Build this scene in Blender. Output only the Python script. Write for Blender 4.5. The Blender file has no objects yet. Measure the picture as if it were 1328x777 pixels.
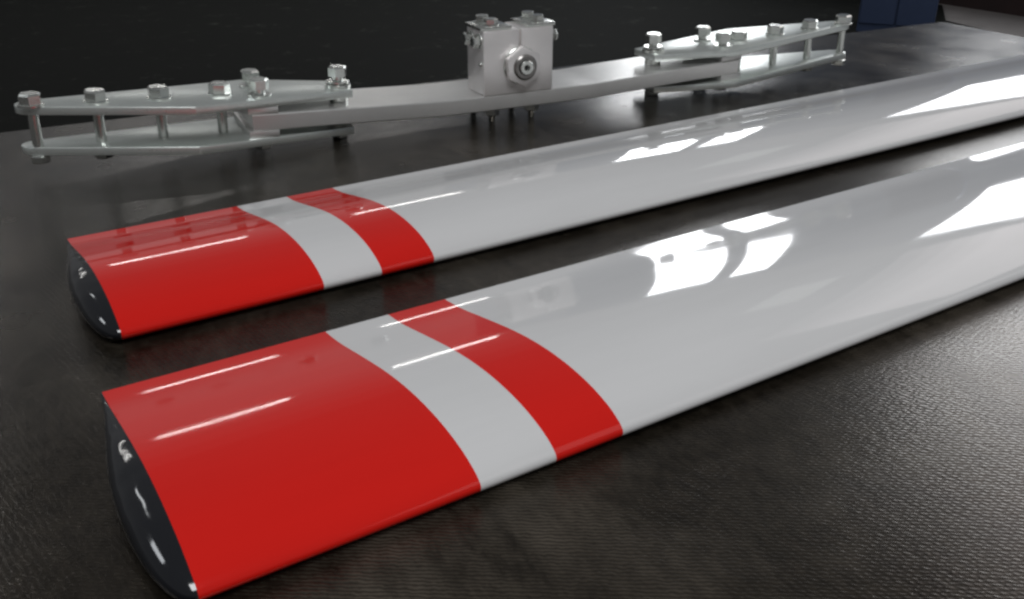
import bpy, bmesh, math, random
import numpy as np
from mathutils import Matrix, Vector

random.seed(4)
R = math.radians
SC = bpy.context.scene
COL = SC.collection

# ------------------------------------------------------------------ camera
# The table top is z = 0; x runs along the blades, y across them (away).
U = 0.30                       # metres per layout unit
Z0 = 0.035                     # height of the blade reference line above the table, in units
CAM_H = (1.0 + Z0) * U
cam_d = bpy.data.cameras.new('camera')
cam = bpy.data.objects.new('camera', cam_d)
COL.objects.link(cam)
cam.location = (0, 0, CAM_H)
cam.rotation_euler = (R(90 - 26.207), 0, R(58.117 - 90))
cam_d.sensor_width = 36.0
cam_d.lens = 36.0 * 1220.0 / 1328.0
cam_d.clip_start = 0.02
cam_d.clip_end = 200
SC.camera = cam

# ------------------------------------------------------------------ light
world = bpy.data.worlds.new('World')
SC.world = world
world.use_nodes = True
bg = world.node_tree.nodes['Background']
bg.inputs['Color'].default_value = (0.97, 0.98, 1.0, 1)
bg.inputs['Strength'].default_value = 0.14

def area_lamp(name, loc, target, sx, sy, radiance, color=(1, 1, 1), roll_to=None):
    """A rectangular lamp; radiance in scene units, so size and brightness stay apart."""
    d = bpy.data.lights.new(name, 'AREA')
    d.shape = 'RECTANGLE'
    d.size, d.size_y = sx, sy
    d.energy = radiance * sx * sy * math.pi
    d.color = color
    o = bpy.data.objects.new(name, d)
    COL.objects.link(o)
    z = (Vector(loc) - Vector(target)).normalized()
    x = Vector(roll_to) if roll_to else Vector((1, 0, 0))
    x = (x - z * x.dot(z)).normalized()
    y = z.cross(x)
    m = Matrix((x, y, z)).transposed().to_4x4()
    m.translation = Vector(loc)
    o.matrix_world = m
    return o

# three 1.2 m ceiling tubes in a row, well behind the bench
for tx in (-0.68, 1.52, 3.72):
    area_lamp('tube_light', (tx, 8.2, 2.02), (tx, 7.6, 0.0), 1.16, 0.09, 20.0, (1.0, 0.98, 0.95))
# windows in the end wall to the right
WX = 6.74
for y0, y1, z0, z1, rad in ((7.50, 8.75, 1.02, 2.60, 9.0), (6.55, 7.16, 1.02, 2.60, 9.0), (1.60, 4.40, 1.02, 2.75, 6.0)):
    area_lamp('window_light', (WX, (y0 + y1) / 2, (z0 + z1) / 2), (0, (y0 + y1) / 2, (z0 + z1) / 2), y1 - y0, z1 - z0, rad, (0.96, 0.98, 1.0), roll_to=(0, 1, 0))
# added key lamp over the photographer's left shoulder, and the lit ceiling behind him
area_lamp('overhead_fill', (-0.12, -1.1, 2.4), (0.4, 0.5, 0.0), 0.9, 1.1, 12.0, (0.975, 0.985, 1.0))
area_lamp('overhead_fill', (3.1, -2.2, 2.2), (3.1, -2.2, 0.0), 3.4, 2.9, 0.5, (1.0, 0.985, 0.97))
# skylight over the right end of the bench, dimmer strips added to soften its left edge, and one dim ceiling panel
sk_x, sk_y = Vector((0.77, 0.64, 0)).normalized(), Vector((-0.64, 0.77, 0)).normalized()
sk_c = Vector((3.95, 1.15, 2.05))
for k, (v0, v1, rad) in enumerate(((-0.85, 0.35, 1.35), (0.35, 0.49, 1.1), (0.49, 0.63, 0.85), (0.63, 0.77, 0.55), (0.77, 0.93, 0.3))):
    c = sk_c + sk_y * ((v0 + v1) / 2)
    area_lamp('skylight', c, c - Vector((0, 0, 1)), 2.7, v1 - v0, rad, (1.0, 0.93, 0.93), roll_to=sk_x)
area_lamp('ceiling_panel', (3.3, 2.45, 2.05), (3.3, 2.45, 0.0), 0.8, 0.34, 0.42, (0.93, 1.0, 0.92), roll_to=(0.8, 0.6, 0))
# added lamps standing in for an unseen bright far wall, dimmer higher up
for z0, z1, rad in ((0.2, 1.6, 0.135), (1.6, 2.2, 0.115), (2.2, 2.8, 0.095), (2.8, 3.5, 0.075), (3.5, 4.3, 0.05), (4.3, 5.3, 0.025)):
    area_lamp('far_wall_fill', (5.0, 11.0, (z0 + z1) / 2), (5.0, 0.0, (z0 + z1) / 2), 8.6, z1 - z0, rad, (1.0, 0.99, 0.97))
# side windows towards the blade tips
area_lamp('window_light', (-2.0, 1.55, 1.95), (0.0, 0.5, 0.0), 0.62, 0.55, 7.0, (0.92, 0.96, 1.0), roll_to=(0, 1, 0))
area_lamp('window_light', (-0.78, 3.3, 2.1), (0.1, 0.5, 0.0), 0.16, 0.5, 7.0, (0.95, 0.98, 1.0))

SC.view_settings.view_transform = 'Standard'
SC.view_settings.look = 'None'
SC.view_settings.exposure = 0.0
SC.view_settings.gamma = 1.0
SC.view_settings.use_curve_mapping = False
SC.render.engine = 'CYCLES'
SC.cycles.filter_width = 2.6
SC.cycles.max_bounces = 10
SC.cycles.use_denoising = True

# ------------------------------------------------------------------ helpers
def tag(o, label=None, cat=None, group=None, kind=None):
    if label: o['label'] = label
    if cat: o['category'] = cat
    if group: o['group'] = group
    if kind: o['kind'] = kind
    return o

def empty(name, loc=(0, 0, 0), rz=0.0):
    o = bpy.data.objects.new(name, None)
    o.empty_display_size = 0.05
    COL.objects.link(o)
    o.location = loc
    o.rotation_euler = (0, 0, rz)
    return o

def link(name, mesh, parent=None, mat=None, matrix=None):
    o = bpy.data.objects.new(name, mesh)
    COL.objects.link(o)
    if mat is not None and not mesh.materials:
        mesh.materials.append(mat)
    if parent is not None:
        o.parent = parent
    if matrix is not None:
        o.matrix_local = matrix
    return o

def mesh_from(name, verts, faces, smooth=True):
    me = bpy.data.meshes.new(name)
    me.from_pydata([tuple(v) for v in verts], [], faces)
    me.update()
    for p in me.polygons:
        p.use_smooth = smooth
    return me

def bm_mesh(name, bm, smooth=False, angle=None):
    bmesh.ops.recalc_face_normals(bm, faces=bm.faces)
    me = bpy.data.meshes.new(name)
    bm.to_mesh(me)
    bm.free()
    if angle is not None:
        for p in me.polygons:
            p.use_smooth = True
        me.set_sharp_from_angle(angle=R(angle))
    else:
        for p in me.polygons:
            p.use_smooth = smooth
    return me

def prism(pts, z0, z1, bevel=0.0, segs=2):
    """Extrude an (x, y) outline between two heights, edges bevelled."""
    bm = bmesh.new()
    a = [bm.verts.new((x, y, z0)) for x, y in pts]
    b = [bm.verts.new((x, y, z1)) for x, y in pts]
    bm.faces.new(a[::-1])
    bm.faces.new(b)
    n = len(pts)
    for i in range(n):
        j = (i + 1) % n
        bm.faces.new((a[i], a[j], b[j], b[i]))
    if bevel:
        bmesh.ops.bevel(bm, geom=list(bm.edges), offset=bevel, segments=segs, profile=0.5, affect='EDGES', clamp_overlap=True)
    return bm

def box_bm(x0, x1, y0, y1, z0, z1, bevel=0.0, segs=2):
    return prism([(x0, y0), (x1, y0), (x1, y1), (x0, y1)], z0, z1, bevel, segs)

def lathe_bm(prof, n=28, closed=False):
    """Revolve an (r, z) profile about z."""
    bm = bmesh.new()
    rings = []
    for r, z in prof:
        if r < 1e-7:
            rings.append([bm.verts.new((0, 0, z))])
        else:
            rings.append([bm.verts.new((r * math.cos(2 * math.pi * k / n), r * math.sin(2 * math.pi * k / n), z)) for k in range(n)])
    pairs = list(zip(rings, rings[1:]))
    if closed:
        pairs.append((rings[-1], rings[0]))
    for A, B in pairs:
        for k in range(n):
            l = (k + 1) % n
            if len(A) == 1 and len(B) == 1:
                continue
            if len(A) == 1:
                bm.faces.new((A[0], B[k], B[l]))
            elif len(B) == 1:
                bm.faces.new((A[k], A[l], B[0]))
            else:
                bm.faces.new((A[k], A[l], B[l], B[k]))
    return bm

def hex_pts(r, rot=0.0, n=6):
    return [(r * math.cos(rot + 2 * math.pi * k / n), r * math.sin(rot + 2 * math.pi * k / n)) for k in range(n)]

# ------------------------------------------------------------------ materials
def new_mat(name):
    m = bpy.data.materials.new(name)
    m.use_nodes = True
    nt = m.node_tree
    return m, nt, nt.nodes, nt.links, nt.nodes['Principled BSDF']

def mix_rgb(nt, fac, a, b):
    n = nt.nodes.new('ShaderNodeMix')
    n.data_type = 'RGBA'
    nt.links.new(fac, n.inputs['Factor'])
    for k, v in (('A', a), ('B', b)):
        s = [i for i in n.inputs if i.name == k and i.type == 'RGBA'][0]
        if isinstance(v, tuple):
            s.default_value = v + (1,)
        else:
            nt.links.new(v, s)
    return [o for o in n.outputs if o.type == 'RGBA'][0]

def noise(nt, scale, detail=4, rough=0.6, vec=None, stretch=None):
    n = nt.nodes.new('ShaderNodeTexNoise')
    n.inputs['Scale'].default_value = scale
    n.inputs['Detail'].default_value = detail
    n.inputs['Roughness'].default_value = rough
    tc = nt.nodes.new('ShaderNodeTexCoord')
    out = tc.outputs['Object']
    if stretch:
        mp = nt.nodes.new('ShaderNodeMapping')
        mp.inputs['Scale'].default_value = stretch
        nt.links.new(out, mp.inputs['Vector'])
        out = mp.outputs['Vector']
    nt.links.new(out, n.inputs['Vector'])
    return n.outputs['Fac']

def ramp(nt, fac, lo, hi, a=0.0, b=1.0):
    n = nt.nodes.new('ShaderNodeMapRange')
    n.inputs['From Min'].default_value = lo
    n.inputs['From Max'].default_value = hi
    n.inputs['To Min'].default_value = a
    n.inputs['To Max'].default_value = b
    nt.links.new(fac, n.inputs['Value'])
    return n.outputs['Result']

def bump(nt, height, strength, dist, normal=None):
    n = nt.nodes.new('ShaderNodeBump')
    n.inputs['Strength'].default_value = strength
    n.inputs['Distance'].default_value = dist
    nt.links.new(height, n.inputs['Height'])
    if normal is not None:
        nt.links.new(normal, n.inputs['Normal'])
    return n.outputs['Normal']

def gloss_paint(name, col, dark):
    m, nt, N, L, p = new_mat(name)
    f = noise(nt, 9, 5, 0.6, stretch=(0.5, 3, 3))
    c = mix_rgb(nt, ramp(nt, f, 0.35, 0.75), col, dark)
    L.new(c, p.inputs['Base Color'])
    r = noise(nt, 40, 4, 0.6, stretch=(0.4, 2, 2))
    L.new(ramp(nt, r, 0.4, 0.8, 0.045, 0.085), p.inputs['Roughness'])
    p.inputs['IOR'].default_value = 1.52
    h = noise(nt, 55, 2, 0.4, stretch=(0.35, 1, 1))
    L.new(bump(nt, h, 0.05, 0.0006), p.inputs['Normal'])
    return m

M_WHITE = gloss_paint('white_gloss_paint', (0.715, 0.715, 0.715), (0.675, 0.675, 0.675))
M_RED = gloss_paint('red_gloss_paint', (0.73, 0.0110, 0.006), (0.69, 0.010, 0.0055))

m, nt, N, L, p = new_mat('black_gloss_plastic')
p.inputs['Base Color'].default_value = (0.008, 0.009, 0.012, 1)
f = noise(nt, 60, 4, 0.6)
L.new(ramp(nt, f, 0.35, 0.75, 0.07, 0.13), p.inputs['Roughness'])
L.new(bump(nt, noise(nt, 38, 1, 0.4), 0.34, 0.004), p.inputs['Normal'])
p.inputs['IOR'].default_value = 1.6
M_CAP = m

def metal(name, col, r0, r1, stretch=(1, 12, 12), scale=60, bstr=0.05, metallic=1.0):
    m, nt, N, L, p = new_mat(name)
    p.inputs['Metallic'].default_value = metallic
    f = noise(nt, 14, 5, 0.65)
    L.new(mix_rgb(nt, ramp(nt, f, 0.3, 0.75), col, tuple(0.86 * v for v in col)), p.inputs['Base Color'])
    g = noise(nt, scale, 5, 0.7, stretch=stretch)
    L.new(ramp(nt, g, 0.3, 0.75, r0, r1), p.inputs['Roughness'])
    if bstr:
        L.new(bump(nt, g, bstr, 0.0006), p.inputs['Normal'])
    return m

M_PLATE = metal('anodised_plate', (0.80, 0.845, 0.815), 0.26, 0.40, metallic=0.78, bstr=0.12)
M_BAR = metal('milled_bar', (0.82, 0.815, 0.80), 0.28, 0.42, metallic=0.82, bstr=0.12)
M_BLOCK = metal('bare_aluminium_block', (0.88, 0.855, 0.845), 0.34, 0.46, stretch=(10, 1, 10), metallic=0.6, bstr=0.1)
M_STEEL = metal('zinc_steel', (0.70, 0.72, 0.69), 0.20, 0.30, stretch=(1, 1, 1), scale=30, bstr=0, metallic=0.95)
M_DARKSTEEL = metal('oiled_steel', (0.28, 0.27, 0.26), 0.25, 0.4, stretch=(1, 1, 1))
m, nt, N, L, p = new_mat('dark_void')
p.inputs['Base Color'].default_value = (0.01, 0.01, 0.01, 1)
p.inputs['Roughness'].default_value = 0.6
M_VOID = m

# black woven sheet of the table top: ribs with a cross weave, scuffs and reflection patches put into its colour
m, nt, N, L, p = new_mat('black_woven_sheet')
tc = nt.nodes.new('ShaderNodeTexCoord')
def wave(angle, scale, dist, dscale):
    mp = nt.nodes.new('ShaderNodeMapping')
    mp.inputs['Rotation'].default_value = (0, 0, R(angle))
    L.new(tc.outputs['Object'], mp.inputs['Vector'])
    w = nt.nodes.new('ShaderNodeTexWave')
    w.bands_direction = 'Y'
    w.inputs['Scale'].default_value = scale
    w.inputs['Distortion'].default_value = dist
    w.inputs['Detail'].default_value = 3
    w.inputs['Detail Scale'].default_value = dscale
    L.new(mp.outputs['Vector'], w.inputs['Vector'])
    return w.outputs['Fac']
def math2(op, a, b, c=None):
    n = nt.nodes.new('ShaderNodeMath'); n.operation = op
    for k, v in enumerate((a, b, c)):
        if v is None: continue
        if isinstance(v, (int, float)): n.inputs[k].default_value = v
        else: L.new(v, n.inputs[k])
    return n.outputs[0]
ribs = wave(30, 125, 4.0, 1.5)
cross = wave(75, 90, 4.0, 1.5)
weave = math2('MULTIPLY_ADD', ribs, math2('MULTIPLY_ADD', cross, 0.6, 0.4), math2('MULTIPLY', noise(nt, 300, 1, 0.4), 0.35))
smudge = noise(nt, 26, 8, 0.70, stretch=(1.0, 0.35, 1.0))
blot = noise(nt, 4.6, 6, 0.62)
sheen_patch = math2('MULTIPLY', ramp(nt, smudge, 0.36, 0.62), ramp(nt, blot, 0.46, 0.60))
scuff_sheen = math2('MULTIPLY', sheen_patch, math2('MULTIPLY_ADD', ribs, 0.75, 0.25))
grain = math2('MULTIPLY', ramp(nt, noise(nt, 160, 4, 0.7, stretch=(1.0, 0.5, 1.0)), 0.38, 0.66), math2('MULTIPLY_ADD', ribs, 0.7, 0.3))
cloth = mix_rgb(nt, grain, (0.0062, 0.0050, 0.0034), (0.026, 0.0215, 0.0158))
L.new(mix_rgb(nt, scuff_sheen, cloth, (0.082, 0.070, 0.055)), p.inputs['Base Color'])
L.new(ramp(nt, noise(nt, 14, 3, 0.5), 0.3, 0.7, 0.20, 0.28), p.inputs['Roughness'])
p.inputs['Specular Tint'].default_value = (1.0, 0.86, 0.74, 1)
p.inputs['Specular IOR Level'].default_value = 0.5
b1 = bump(nt, weave, 0.22, 0.0006)
b2 = bump(nt, noise(nt, 7, 1, 0.4), 0.12, 0.004, b1)
L.new(b2, p.inputs['Normal'])
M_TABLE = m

m, nt, N, L, p = new_mat('table_edge_band')
p.inputs['Base Color'].default_value = (0.03, 0.027, 0.025, 1)
p.inputs['Roughness'].default_value = 0.5
M_EDGE = m

m, nt, N, L, p = new_mat('concrete_floor')
L.new(mix_rgb(nt, ramp(nt, noise(nt, 3, 8, 0.65), 0.3, 0.7), (0.24, 0.225, 0.215), (0.33, 0.31, 0.30)), p.inputs['Base Color'])
p.inputs['Roughness'].default_value = 0.55
M_FLOOR = m

m, nt, N, L, p = new_mat('black_floor_sheet')
spk = ramp(nt, noise(nt, 5, 9, 0.85), 0.57, 0.72)
L.new(mix_rgb(nt, spk, (0.0048, 0.0056, 0.0044), (0.07, 0.075, 0.065)), p.inputs['Base Color'])
p.inputs['Roughness'].default_value = 0.9
p.inputs['Specular IOR Level'].default_value = 0.15
M_DARKFLOOR = m

m, nt, N, L, p = new_mat('blue_enamel')
L.new(mix_rgb(nt, ramp(nt, noise(nt, 6, 5, 0.6), 0.3, 0.7), (0.045, 0.072, 0.15), (0.037, 0.06, 0.128)), p.inputs['Base Color'])
p.inputs['Roughness'].default_value = 0.45
M_BLUE = m
m, nt, N, L, p = new_mat('dark_brown_wall')
L.new(mix_rgb(nt, ramp(nt, noise(nt, 3, 5, 0.6), 0.3, 0.7), (0.035, 0.018, 0.017), (0.022, 0.013, 0.012)), p.inputs['Base Color'])
p.inputs['Roughness'].default_value = 0.8
M_WALL = m
m, nt, N, L, p = new_mat('blue_grey_wall_paint')
L.new(mix_rgb(nt, ramp(nt, noise(nt, 3, 5, 0.6), 0.3, 0.7), (0.36, 0.43, 0.56), (0.33, 0.40, 0.53)), p.inputs['Base Color'])
p.inputs['Roughness'].default_value = 0.6
M_WALLBLUE = m

# ------------------------------------------------------------------ setting
T_YAW = -0.075                    # the table runs a few degrees off the blades
T_CORNER = Vector((5.46 * U, 3.70 * U, 0))    # far right corner of the table top
FLOOR_Z = -0.86

ex = Vector((math.cos(T_YAW), math.sin(T_YAW), 0))
ey = Vector((-math.sin(T_YAW), math.cos(T_YAW), 0))

def sheet(name, pts, z, mat):
    me = mesh_from(name, [(x, y, z) for x, y in pts], [list(range(len(pts)))], smooth=False)
    return link(name, me, mat=mat)

tag(sheet('floor', [(-14, -8), (30, -8), (30, 30), (-14, 30)], FLOOR_Z, M_FLOOR), kind='structure')

# table: origin at the far right corner, x to the left along -ex
table = empty('workbench', (T_CORNER.x, T_CORNER.y, FLOOR_Z), T_YAW)
tag(table, 'dark workbench with a black woven sheet top under the blades', 'workbench')
TL, TW, TH = 2.6, 1.7, 0.040
HT = -FLOOR_Z
bm = box_bm(-TL, 0, -TW, 0, HT - TH, HT, 0.003, 3)
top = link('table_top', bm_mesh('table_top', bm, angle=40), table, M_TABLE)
bm = box_bm(-TL - 0.004, 0.006, 0.0006, 0.006, HT - TH, HT - 0.002, 0.001)
link('edge_band', bm_mesh('edge_band', bm), table, M_EDGE)
bm = box_bm(0.0006, 0.006, -TW, 0.0, HT - TH, HT - 0.002, 0.001)
link('edge_band', bm_mesh('edge_band', bm), table, M_EDGE)
legm = bm_mesh('leg', box_bm(-0.03, 0.03, -0.03, 0.03, 0, HT - TH - 0.0005, 0.003))
for lx in (-0.12, -TL + 0.12):
    for ly in (-0.12, -TW + 0.12):
        link('leg', legm, table, M_EDGE, Matrix.Translation((lx, ly, 0)))

# end wall, black floor sheet and lockers seen past the far corner of the bench
WZ = FLOOR_Z + 0.75
me = mesh_from('wall', [(6.85, -6, FLOOR_Z), (6.85, 14, FLOOR_Z), (6.85, 14, WZ), (6.85, -6, WZ), (6.85, 14, 2.9), (6.85, -6, 2.9)], [(0, 1, 2, 3), (3, 2, 4, 5)], smooth=False)
me.materials.append(M_WALL)
me.materials.append(M_WALLBLUE)
me.polygons[1].material_index = 1
tag(link('wall', me), kind='structure')
mo = bm_mesh('dark_floor_sheet', prism([(-7, 1.3), (5.45, 1.3), (6.17, 4.16), (6.75, 4.6), (6.75, 13), (-7, 13)], FLOOR_Z + 0.0005, FLOOR_Z + 0.012, 0.003))  # black sheet added over the dark part of the floor
tag(link('dark_floor_sheet', mo, mat=M_DARKFLOOR), 'black sheet covering the floor behind the workbench', 'floor mat')
lk = empty('locker', (5.42, 4.01, FLOOR_Z + 0.012), R(34))
tag(lk, 'blue steel locker with two narrow doors beyond the far corner', 'locker')
link('cabinet_body', bm_mesh('cabinet_body', box_bm(0.012, 0.46, -0.232, 0.232, 0.0005, 1.85, 0.004)), lk, M_BLUE)
dm = bm_mesh('door', box_bm(-0.008, 0.0115, -0.108, 0.108, 0.06, 1.82, 0.003))
hm = bm_mesh('handle', box_bm(-0.030, -0.0082, -0.008, 0.008, 0.90, 1.02, 0.003))
for dy in (-0.1142, 0.1142):
    dr = link('door', dm, lk, M_BLUE, Matrix.Translation((0, dy, 0)))
    link('handle', hm, dr, M_DARKSTEEL, Matrix.Translation((0, -0.085 if dy > 0 else 0.085, 0)))

# ------------------------------------------------------------------ blades
def spline(P, n):
    """Natural cubic spline through P, parametrised by chord length."""
    P = np.array(P, float)
    t = np.concatenate([[0], np.cumsum(np.sqrt(np.linalg.norm(np.diff(P, axis=0), axis=1)))])
    m_ = len(P)
    A = np.zeros((m_, m_)); B = np.zeros((m_, 2))
    A[0, 0] = A[-1, -1] = 1
    h = np.diff(t)
    for i in range(1, m_ - 1):
        A[i, i - 1] = h[i - 1]; A[i, i] = 2 * (h[i - 1] + h[i]); A[i, i + 1] = h[i]
        B[i] = 6 * ((P[i + 1] - P[i]) / h[i] - (P[i] - P[i - 1]) / h[i - 1])
    M2 = np.linalg.solve(A, B)
    out = []
    for q in np.linspace(0, t[-1], n):
        i = min(max(np.searchsorted(t, q) - 1, 0), m_ - 2)
        a, b = t[i + 1] - q, q - t[i]
        out.append(M2[i] * a ** 3 / (6 * h[i]) + M2[i + 1] * b ** 3 / (6 * h[i])
                   + (P[i] / h[i] - M2[i] * h[i] / 6) * a + (P[i + 1] / h[i] - M2[i + 1] * h[i] / 6) * b)
    return np.array(out)

# section, in units: (distance behind the nose, height above the reference line)
SEC = [(0.692, -0.0125), (0.62, -0.0045), (0.54, 0.0105), (0.46, 0.0265), (0.38, 0.0410), (0.30, 0.0510),
       (0.225, 0.0545), (0.155, 0.0515), (0.095, 0.0425), (0.048, 0.0290), (0.016, 0.0135), (0.000, -0.003),
       (0.006, -0.0175), (0.034, -0.0285), (0.09, -0.0335), (0.18, -0.0345), (0.30, -0.0335), (0.45, -0.0290),
       (0.60, -0.0215), (0.692, -0.0170)]
SEC_PTS = spline(SEC, 150)
SEC_PTS[:, 1] += Z0 - 0.0005
SEC_PTS *= U
SEC_PTS[:, 1] -= SEC_PTS[:, 1].min()       # the underside touches the table

def skin(name, x0, x1, nseg):
    n = len(SEC_PTS)
    V, F = [], []
    for k in range(nseg + 1):
        x = x0 + (x1 - x0) * k / nseg
        V += [(x, y, z) for y, z in SEC_PTS]
    for k in range(nseg):
        for i in range(n - 1):
            a = k * n + i
            F.append((a, a + n, a + n + 1, a + 1))
    me = mesh_from(name, V, F)
    return me

def flat_end(name, x, flip=False):
    n = len(SEC_PTS)
    V = [(x, y, z) for y, z in SEC_PTS]
    return mesh_from(name, V, [tuple(range(n))[::-1] if flip else tuple(range(n))], smooth=False)

def cap_mesh():
    """Rounded tip cap: the section swept round in a half ellipse."""
    n = len(SEC_PTS)
    i_nose = int(np.argmin(SEC_PTS[:, 0]))
    upper = SEC_PTS[:i_nose + 1]
    lower = SEC_PTS[i_nose:][::-1]
    ys = np.concatenate([np.linspace(0.0, 1.0, 40) ** 1.6])
    ys = SEC_PTS[i_nose, 0] + ys * (SEC_PTS[0, 0] - SEC_PTS[i_nose, 0])
    uo = np.argsort(upper[:, 0]); lo = np.argsort(lower[:, 0])
    zu = np.interp(ys, upper[uo, 0], upper[uo, 1])
    zl = np.interp(ys, lower[lo, 0], lower[lo, 1])
    m_ = 15
    V, F = [], []
    for y, a, b in zip(ys, zu, zl):
        c, hh = (a + b) / 2, max((a - b) / 2, 1e-5)
        for j in range(m_):
            th = math.pi * j / (m_ - 1)
            V.append((-1.38 * hh * math.sin(th) ** 0.85, y, c + hh * math.cos(th)))
    for i in range(len(ys) - 1):
        for j in range(m_ - 1):
            a = i * m_ + j
            F.append((a, a + m_, a + m_ + 1, a + 1))
    return mesh_from('tip_cap', V, F)

BANDS = [0.0, 0.484, 0.642, 0.795, 8.6]
ME_TIP = skin('tip_band', 0, BANDS[1] * U, 4)
ME_WB = skin('white_band', BANDS[1] * U, BANDS[2] * U, 2)
ME_RB = skin('red_stripe', BANDS[2] * U, BANDS[3] * U, 2)
ME_BODY = skin('blade_skin', BANDS[3] * U, BANDS[4] * U, 24)
ME_ROOT = flat_end('root_face', BANDS[4] * U)
ME_CAP = cap_mesh()

def rotor_blade(loc, yaw, label):
    r = empty('rotor_blade', loc, yaw)
    tag(r, label, 'rotor blade', 'rotor blades lying side by side')
    link('blade_skin', ME_BODY, r, M_WHITE)
    tag(link('tip_band', ME_TIP, r, M_RED), 'wide red painted tip of the blade')
    link('white_band', ME_WB, r, M_WHITE)
    tag(link('red_stripe', ME_RB, r, M_RED), 'narrow red stripe round the blade')
    link('root_face', ME_ROOT, r, M_WHITE)
    tag(link('tip_cap', ME_CAP, r, M_CAP), 'rounded glossy black end cap')
    return r

K = 1.0
NEAR = rotor_blade((0.1625 * U, 1.134 * U, 0), 0.012, 'nearer white rotor blade with red striped tip, in front')
FAR = rotor_blade((0.238 * U, 2.042 * U, 0), 0.011, 'farther white rotor blade with red striped tip, between hub bar and nearer blade')

# ------------------------------------------------------------------ hub bar
HX, HY, HYAW = 2.016 * U, 3.2595 * U, -0.1076
hub = empty('rotor_hub_bar', (HX, HY, 0), HYAW)
tag(hub, 'aluminium rotor hub bar with bolted end plates and square centre block', 'rotor hub')
ZB = (-0.012 + Z0) * U              # top face of the bottom plates, extrapolated to the centre
HU = 1.0433 * U                   # metres per layout unit of the hub
CONE = 0.0429
GAP = 0.1325 * HU                  # plate to plate pitch
PT = 0.027 * HU                    # plate thickness
WC = 0.03 * HU
BT = 0.057 * HU                    # bar thickness
KINK = 0.31 * HU
bar_mid0 = ZB + (GAP - PT) / 2
# the bar itself: flat centre, two arms bent up
def bar_mesh():
    s_end = 1.02 * HU
    st = [-s_end, -KINK - 0.02 * HU, -KINK + 0.02 * HU, KINK - 0.02 * HU, KINK + 0.02 * HU, s_end]
    def zm(s):
        return bar_mid0 + CONE * max(abs(s), KINK)
    w0, w1 = -0.145 * HU, 0.145 * HU
    b = 0.0035 * HU
    prof = [(w0 + b, -BT / 2), (w1 - b, -BT / 2), (w1, -BT / 2 + b), (w1, BT / 2 - b), (w1 - b, BT / 2), (w0 + b, BT / 2), (w0, BT / 2 - b), (w0, -BT / 2 + b)]
    bm = bmesh.new()
    rings = [[bm.verts.new((s, WC + w, zm(s) + z)) for w, z in prof] for s in st]
    for A, B in zip(rings, rings[1:]):
        for k in range(8):
            l = (k + 1) % 8
            bm.faces.new((A[k], A[l], B[l], B[k]))
    bm.faces.new(rings[0]); bm.faces.new(rings[-1][::-1])
    return bm_mesh('bar', bm)
link('bar', bar_mesh(), hub, M_BAR)

def arm_matrix(side):
    """Arm frame: x outboard along the arm, y across, z up; origin on the hub axis at bottom plate level."""
    ang = 0.0 if side > 0 else math.pi
    return Matrix.Translation((0, WC, ZB)) @ Matrix.Rotation(ang, 4, 'Z') @ Matrix.Rotation(-math.atan(CONE), 4, 'Y')

out = [(0.655, -0.062), (0.985, -0.180)]
tipc, tr = (1.69, -0.005), 0.047
for a in range(-80, 81, 20):
    out.append((tipc[0] + tr * math.cos(R(a)), tipc[1] + tr * math.sin(R(a))))
out += [(1.21, 0.190), (0.655, 0.095)]
out = [(x * HU, y * HU) for x, y in out]
ME_PLATE = bm_mesh('clamp_plate', prism(out, -PT, 0, 0.0035 * HU, 2), angle=30)

hh = GAP - PT
rs = 0.0165 * HU
ME_SPACER = bm_mesh('spacer_tube', lathe_bm([(rs, 0.0002), (rs, hh - 0.0002)], 20), smooth=True)
# bolt with its hexagon head, z = 0 at the seat of the head
def head_mesh(name, r, h, dome=0.0, stem=0.0):
    bm = prism(hex_pts(r, 0.2), 0, h, 0.0022 * HU, 2)
    return bm_mesh(name, bm, angle=25)
W_H = 0.006 * HU
ME_WASHER = bm_mesh('washer', lathe_bm([(0.0, 0), (0.040 * HU, 0), (0.040 * HU, W_H * 0.8), (0.0385 * HU, W_H), (0.0, W_H)], 24), angle=30)

def bolt_mesh(head_r, head_h, neck, length, r=0.013 * HU):
    """Head above z = 0 (on a neck when the nut stands proud), shank below, as one lathe plus hexagon."""
    bm = lathe_bm([(0, -length), (r * 0.8, -length), (r, -length + r * 0.4), (r, neck + 0.0004)], 16)
    a = [bm.verts.new((x, y, neck)) for x, y in hex_pts(head_r, 0.3)]
    c = 0.82
    b = [bm.verts.new((x, y, neck + head_h * 0.82)) for x, y in hex_pts(head_r, 0.3)]
    d = [bm.verts.new((x * c, y * c, neck + head_h)) for x, y in hex_pts(head_r, 0.3)]
    bm.faces.new(a[::-1]); bm.faces.new(d)
    for k in range(6):
        l = (k + 1) % 6
        bm.faces.new((a[k], a[l], b[l], b[k])); bm.faces.new((b[k], b[l], d[l], d[k]))
    return bm_mesh('bolt', bm, angle=28)

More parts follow.
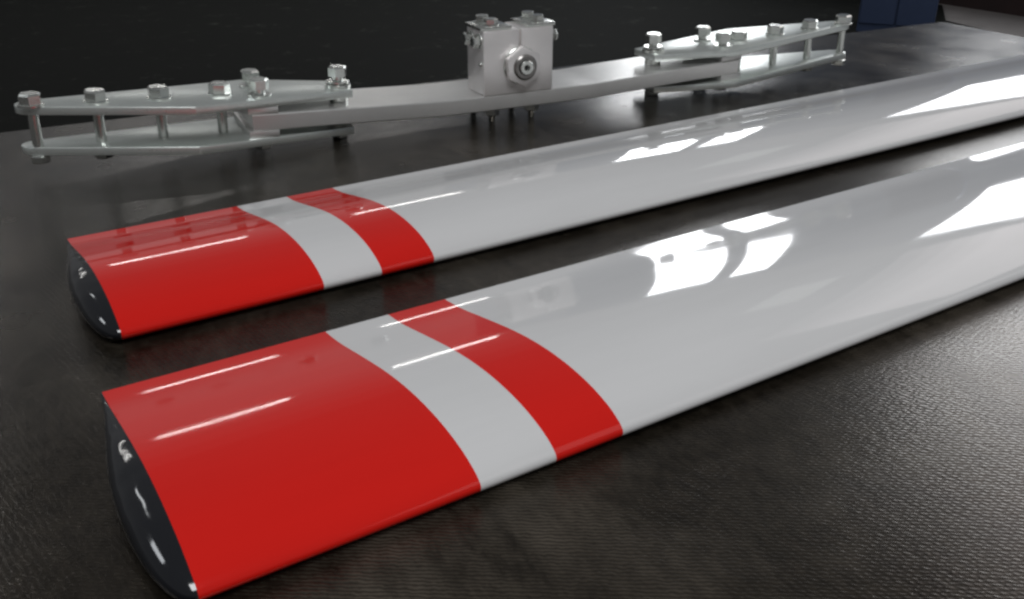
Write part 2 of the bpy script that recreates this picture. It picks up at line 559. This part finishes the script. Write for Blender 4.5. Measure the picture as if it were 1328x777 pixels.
ME_BOLT = bolt_mesh(0.036 * HU, 0.034 * HU, 0.0, GAP + 0.052 * HU)
ME_TALL = bolt_mesh(0.034 * HU, 0.036 * HU, 0.016 * HU, GAP + 0.052 * HU, 0.019 * HU)
def nut_mesh(r, h):
    c = 0.84
    bm = bmesh.new()
    rings = []
    for k_, z_ in ((c, 0), (1, h * 0.15), (1, h * 0.85), (c, h)):
        rings.append([bm.verts.new((x * k_, y * k_, z_)) for x, y in hex_pts(r, 0.5)])
    for A, B in zip(rings, rings[1:]):
        for k in range(6):
            l = (k + 1) % 6
            bm.faces.new((A[k], A[l], B[l], B[k]))
    bm.faces.new(rings[0][::-1]); bm.faces.new(rings[-1])
    return bm_mesh('nut', bm, angle=28)
ME_NUT = nut_mesh(0.032 * HU, 0.026 * HU)
ME_PAD = bm_mesh('shim_block', box_bm(-0.04 * HU, 0.062 * HU, -0.145 * HU, 0.145 * HU, 0.0001, (hh - BT) / 2 - 0.0001, 0.0015 * HU), angle=30)
ME_BUSH = bm_mesh('bushing', lathe_bm([(0.0, 0.0002), (0.034 * HU, 0.0002), (0.034 * HU, (hh - BT) / 2 - 0.0004), (0.0, (hh - BT) / 2 - 0.0004)], 24), angle=30)
ME_COLLAR = bm_mesh('collar', lathe_bm([(0.0, 0), (0.046 * HU, 0), (0.046 * HU, 0.010 * HU), (0.034 * HU, 0.016 * HU), (0.0, 0.016 * HU)], 24), angle=30)

STATIONS = [0.6906, 0.9823, 1.1054, 1.3029, 1.4974, 1.6876]
for side in (1, -1):
    A = arm_matrix(side)
    for zt in (0.0, GAP):
        link('clamp_plate', ME_PLATE, hub, M_PLATE, A @ Matrix.Translation((0, 0, zt)))
    T = Matrix.Translation
    # shims that fill the gap between bar end and plates
    link('shim_block', ME_PAD, hub, M_BAR, A @ T((0.975 * HU, 0, 0)))
    link('shim_block', ME_PAD, hub, M_BAR, A @ T((0.975 * HU, 0, hh - (hh - BT) / 2)))
    spots = [(STATIONS[0], 0.016, 1), (STATIONS[1], 0.072, 2), (STATIONS[1], -0.072, 2)] + [(s, 0.0 if i < 3 else -0.004, 0) for i, s in enumerate(STATIONS[2:])]
    for i, (s, w, kind) in enumerate(spots):
        off = -0.03 * side if kind == 0 else -0.01 * side
        base = A @ T((s * HU, (w + off) * HU, 0))
        spin = Matrix.Rotation(random.uniform(0, 1.0), 4, 'Z')
        zt = GAP
        if kind == 1:
            c = link('collar', ME_COLLAR, hub, M_STEEL, base @ T((0, 0, zt)))
            zt += 0.016 * HU
            link('bushing', ME_BUSH, hub, M_STEEL, base)
            link('bushing', ME_BUSH, hub, M_STEEL, base @ T((0, 0, hh - (hh - BT) / 2)))
        if kind == 0:
            link('spacer_tube', ME_SPACER, hub, M_STEEL, base)
        bo = link('bolt', ME_TALL if kind else ME_BOLT, hub, M_STEEL, base @ T((0, 0, zt + W_H)) @ spin)
        link('washer', ME_WASHER, bo, M_STEEL, T((0, 0, -W_H)))
        dz = -(zt + W_H) - PT
        link('nut', ME_NUT, bo, M_STEEL, T((0, 0, dz - 0.026 * HU)))

# centre block with the teeter bolt
BAR_TOP = bar_mid0 + CONE * KINK + BT / 2
BAR_BOT = BAR_TOP - BT
bs0, bs1, bw0, bw1, bh = -0.162 * HU, 0.126 * HU, -0.118 * HU, 0.035 * HU, 0.238 * HU
bz0, bz1 = BAR_TOP + 0.0003, BAR_TOP + bh
slit = 0.0048 * HU
def block_mesh():
    """Front outline in (s, z) with the clamping slit down to the bolt hole, extruded in depth."""
    cxs, czs, hr = -0.012 * HU, BAR_TOP + 0.105 * HU, 0.040 * HU
    pts = [(bs0, bz0), (bs1, bz0), (bs1, bz1), (cxs + slit, bz1), (cxs + slit, czs + hr), (cxs - slit, czs + hr), (cxs - slit, bz1), (bs0, bz1)]
    bm = bmesh.new()
    a = [bm.verts.new((s, bw0, z)) for s, z in pts]
    b = [bm.verts.new((s, bw1, z)) for s, z in pts]
    for i in range(8):
        j = (i + 1) % 8
        bm.faces.new((a[i], a[j], b[j], b[i]))
    for q, flip in ((a, False), (b, True)):
        for idx in ((0, 1, 4, 5), (1, 2, 3, 4), (0, 5, 6, 7)):
            f = [q[i] for i in idx]
            bm.faces.new(f[::-1] if flip else f)
    bmesh.ops.recalc_face_normals(bm, faces=bm.faces)
    sharp = [e for e in bm.edges if len(e.link_faces) == 2 and e.calc_face_angle() > 0.8]
    bmesh.ops.bevel(bm, geom=sharp, offset=0.0035 * HU, segments=2, profile=0.5, affect='EDGES', clamp_overlap=True)
    return bm_mesh('teeter_block', bm, angle=30), cxs, czs
me, cxs, czs = block_mesh()
blk = link('teeter_block', me, hub, M_BLOCK)
# nut, washer and bolt end on the front face; local z points at the viewer
F0 = Matrix.Translation((cxs, bw0, czs)) @ Matrix.Rotation(R(90), 4, 'X')
T = Matrix.Translation
sq = bm_mesh('lock_washer', lathe_bm([(0, 0.0003), (0.070 * HU, 0.0003), (0.070 * HU, 0.008 * HU), (0.067 * HU, 0.010 * HU), (0, 0.010 * HU)], 36), angle=30)
link('lock_washer', sq, blk, M_STEEL, F0)
link('teeter_nut', nut_mesh(0.075 * HU, 0.030 * HU), blk, M_BLOCK, F0 @ T((0, 0, 0.010 * HU)) @ Matrix.Rotation(0.1, 4, 'Z'))
ring = lathe_bm([(0, 0), (0.047 * HU, 0), (0.047 * HU, 0.006 * HU), (0.041 * HU, 0.010 * HU), (0.030 * HU, 0.010 * HU), (0.029 * HU, 0.004 * HU), (0.0, 0.004 * HU)], 36)
link('bolt_collar', bm_mesh('bolt_collar', ring, angle=30), blk, M_DARKSTEEL, F0 @ T((0, 0, 0.040 * HU)))
endm = lathe_bm([(0, 0.0), (0.027 * HU, 0.0), (0.027 * HU, 0.012 * HU), (0.024 * HU, 0.015 * HU), (0.012 * HU, 0.015 * HU), (0.011 * HU, 0.006 * HU), (0, 0.006 * HU)], 30)
link('teeter_bolt', bm_mesh('teeter_bolt', endm, angle=30), blk, M_STEEL, F0 @ T((0, 0, 0.0445 * HU)))
link('socket_recess', bm_mesh('socket_recess', lathe_bm([(0, 0), (0.0108 * HU, 0), (0, 0.0004)], 6)), blk, M_VOID, F0 @ T((0, 0, 0.0508 * HU)))
# clamping bolts through the top, heads on the two sides
hb = bolt_mesh(0.024 * HU, 0.024 * HU, 0.0, 0.02 * HU)
for sgn, s in ((-1, bs0), (1, bs1)):
    rot = Matrix.Rotation(R(90 * sgn), 4, 'Y')
    for w in (-0.080 * HU, -0.005 * HU):
        cb = link('clamp_bolt', hb, blk, M_STEEL, T((s, w, bz1 - 0.040 * HU)) @ rot @ T((0, 0, W_H)))
        link('washer', ME_WASHER, cb, M_STEEL, T((0, 0, -W_H)) @ Matrix.Scale(0.72, 4))
# top: two lock tabs, four bolt heads
tb = bolt_mesh(0.026 * HU, 0.020 * HU, 0.0, 0.01 * HU)
for s0_, s1_ in ((bs0 - 0.010 * HU, -0.045 * HU), (0.02 * HU, bs1 + 0.010 * HU)):
    link('lock_tab', bm_mesh('lock_tab', box_bm(s0_, s1_, bw0 + 0.004 * HU, bw1 - 0.004 * HU, bz1 + 0.0003, bz1 + 0.014 * HU, 0.002 * HU), angle=30), blk, M_STEEL)
for s in (-0.115 * HU, 0.076 * HU):
    for w in (-0.082 * HU, -0.002 * HU):
        tbo = link('block_bolt', tb, blk, M_STEEL, T((s, w, bz1 + 0.014 * HU + W_H)) @ Matrix.Rotation(random.random(), 4, 'Z'))
        link('washer', ME_WASHER, tbo, M_STEEL, T((0, 0, -W_H)) @ Matrix.Scale(0.75, 4))
dw = bm_mesh('dowel', lathe_bm([(0, 0), (0.009 * HU, 0), (0.009 * HU, 0.004 * HU), (0.006 * HU, 0.007 * HU), (0, 0.007 * HU)], 14), angle=40)
for s, sgn in ((bs0, -1), (bs1, 1)):
    link('dowel', dw, blk, M_STEEL, T((s, bw0 + 0.022 * HU, BAR_TOP + 0.115 * HU)) @ Matrix.Rotation(R(90 * sgn), 4, 'Y'))
# the four block bolts come out under the bar and carry the hub on the table
L_under = BAR_BOT - 0.0002
foot = lathe_bm([(0, 0.0), (0.011 * HU, 0.0), (0.013 * HU, 0.003 * HU), (0.013 * HU, L_under)], 16)
ME_FOOT = bm_mesh('foot_bolt', foot, angle=40)
for s in (-0.105 * HU, 0.065 * HU):
    for w in (-0.06 * HU, 0.12 * HU):
        fb = link('foot_bolt', ME_FOOT, hub, M_STEEL, T((s, w, 0.0002)))
        link('nut', nut_mesh(0.030 * HU, 0.030 * HU), fb, M_STEEL, T((0, 0, L_under - 0.032 * HU)))
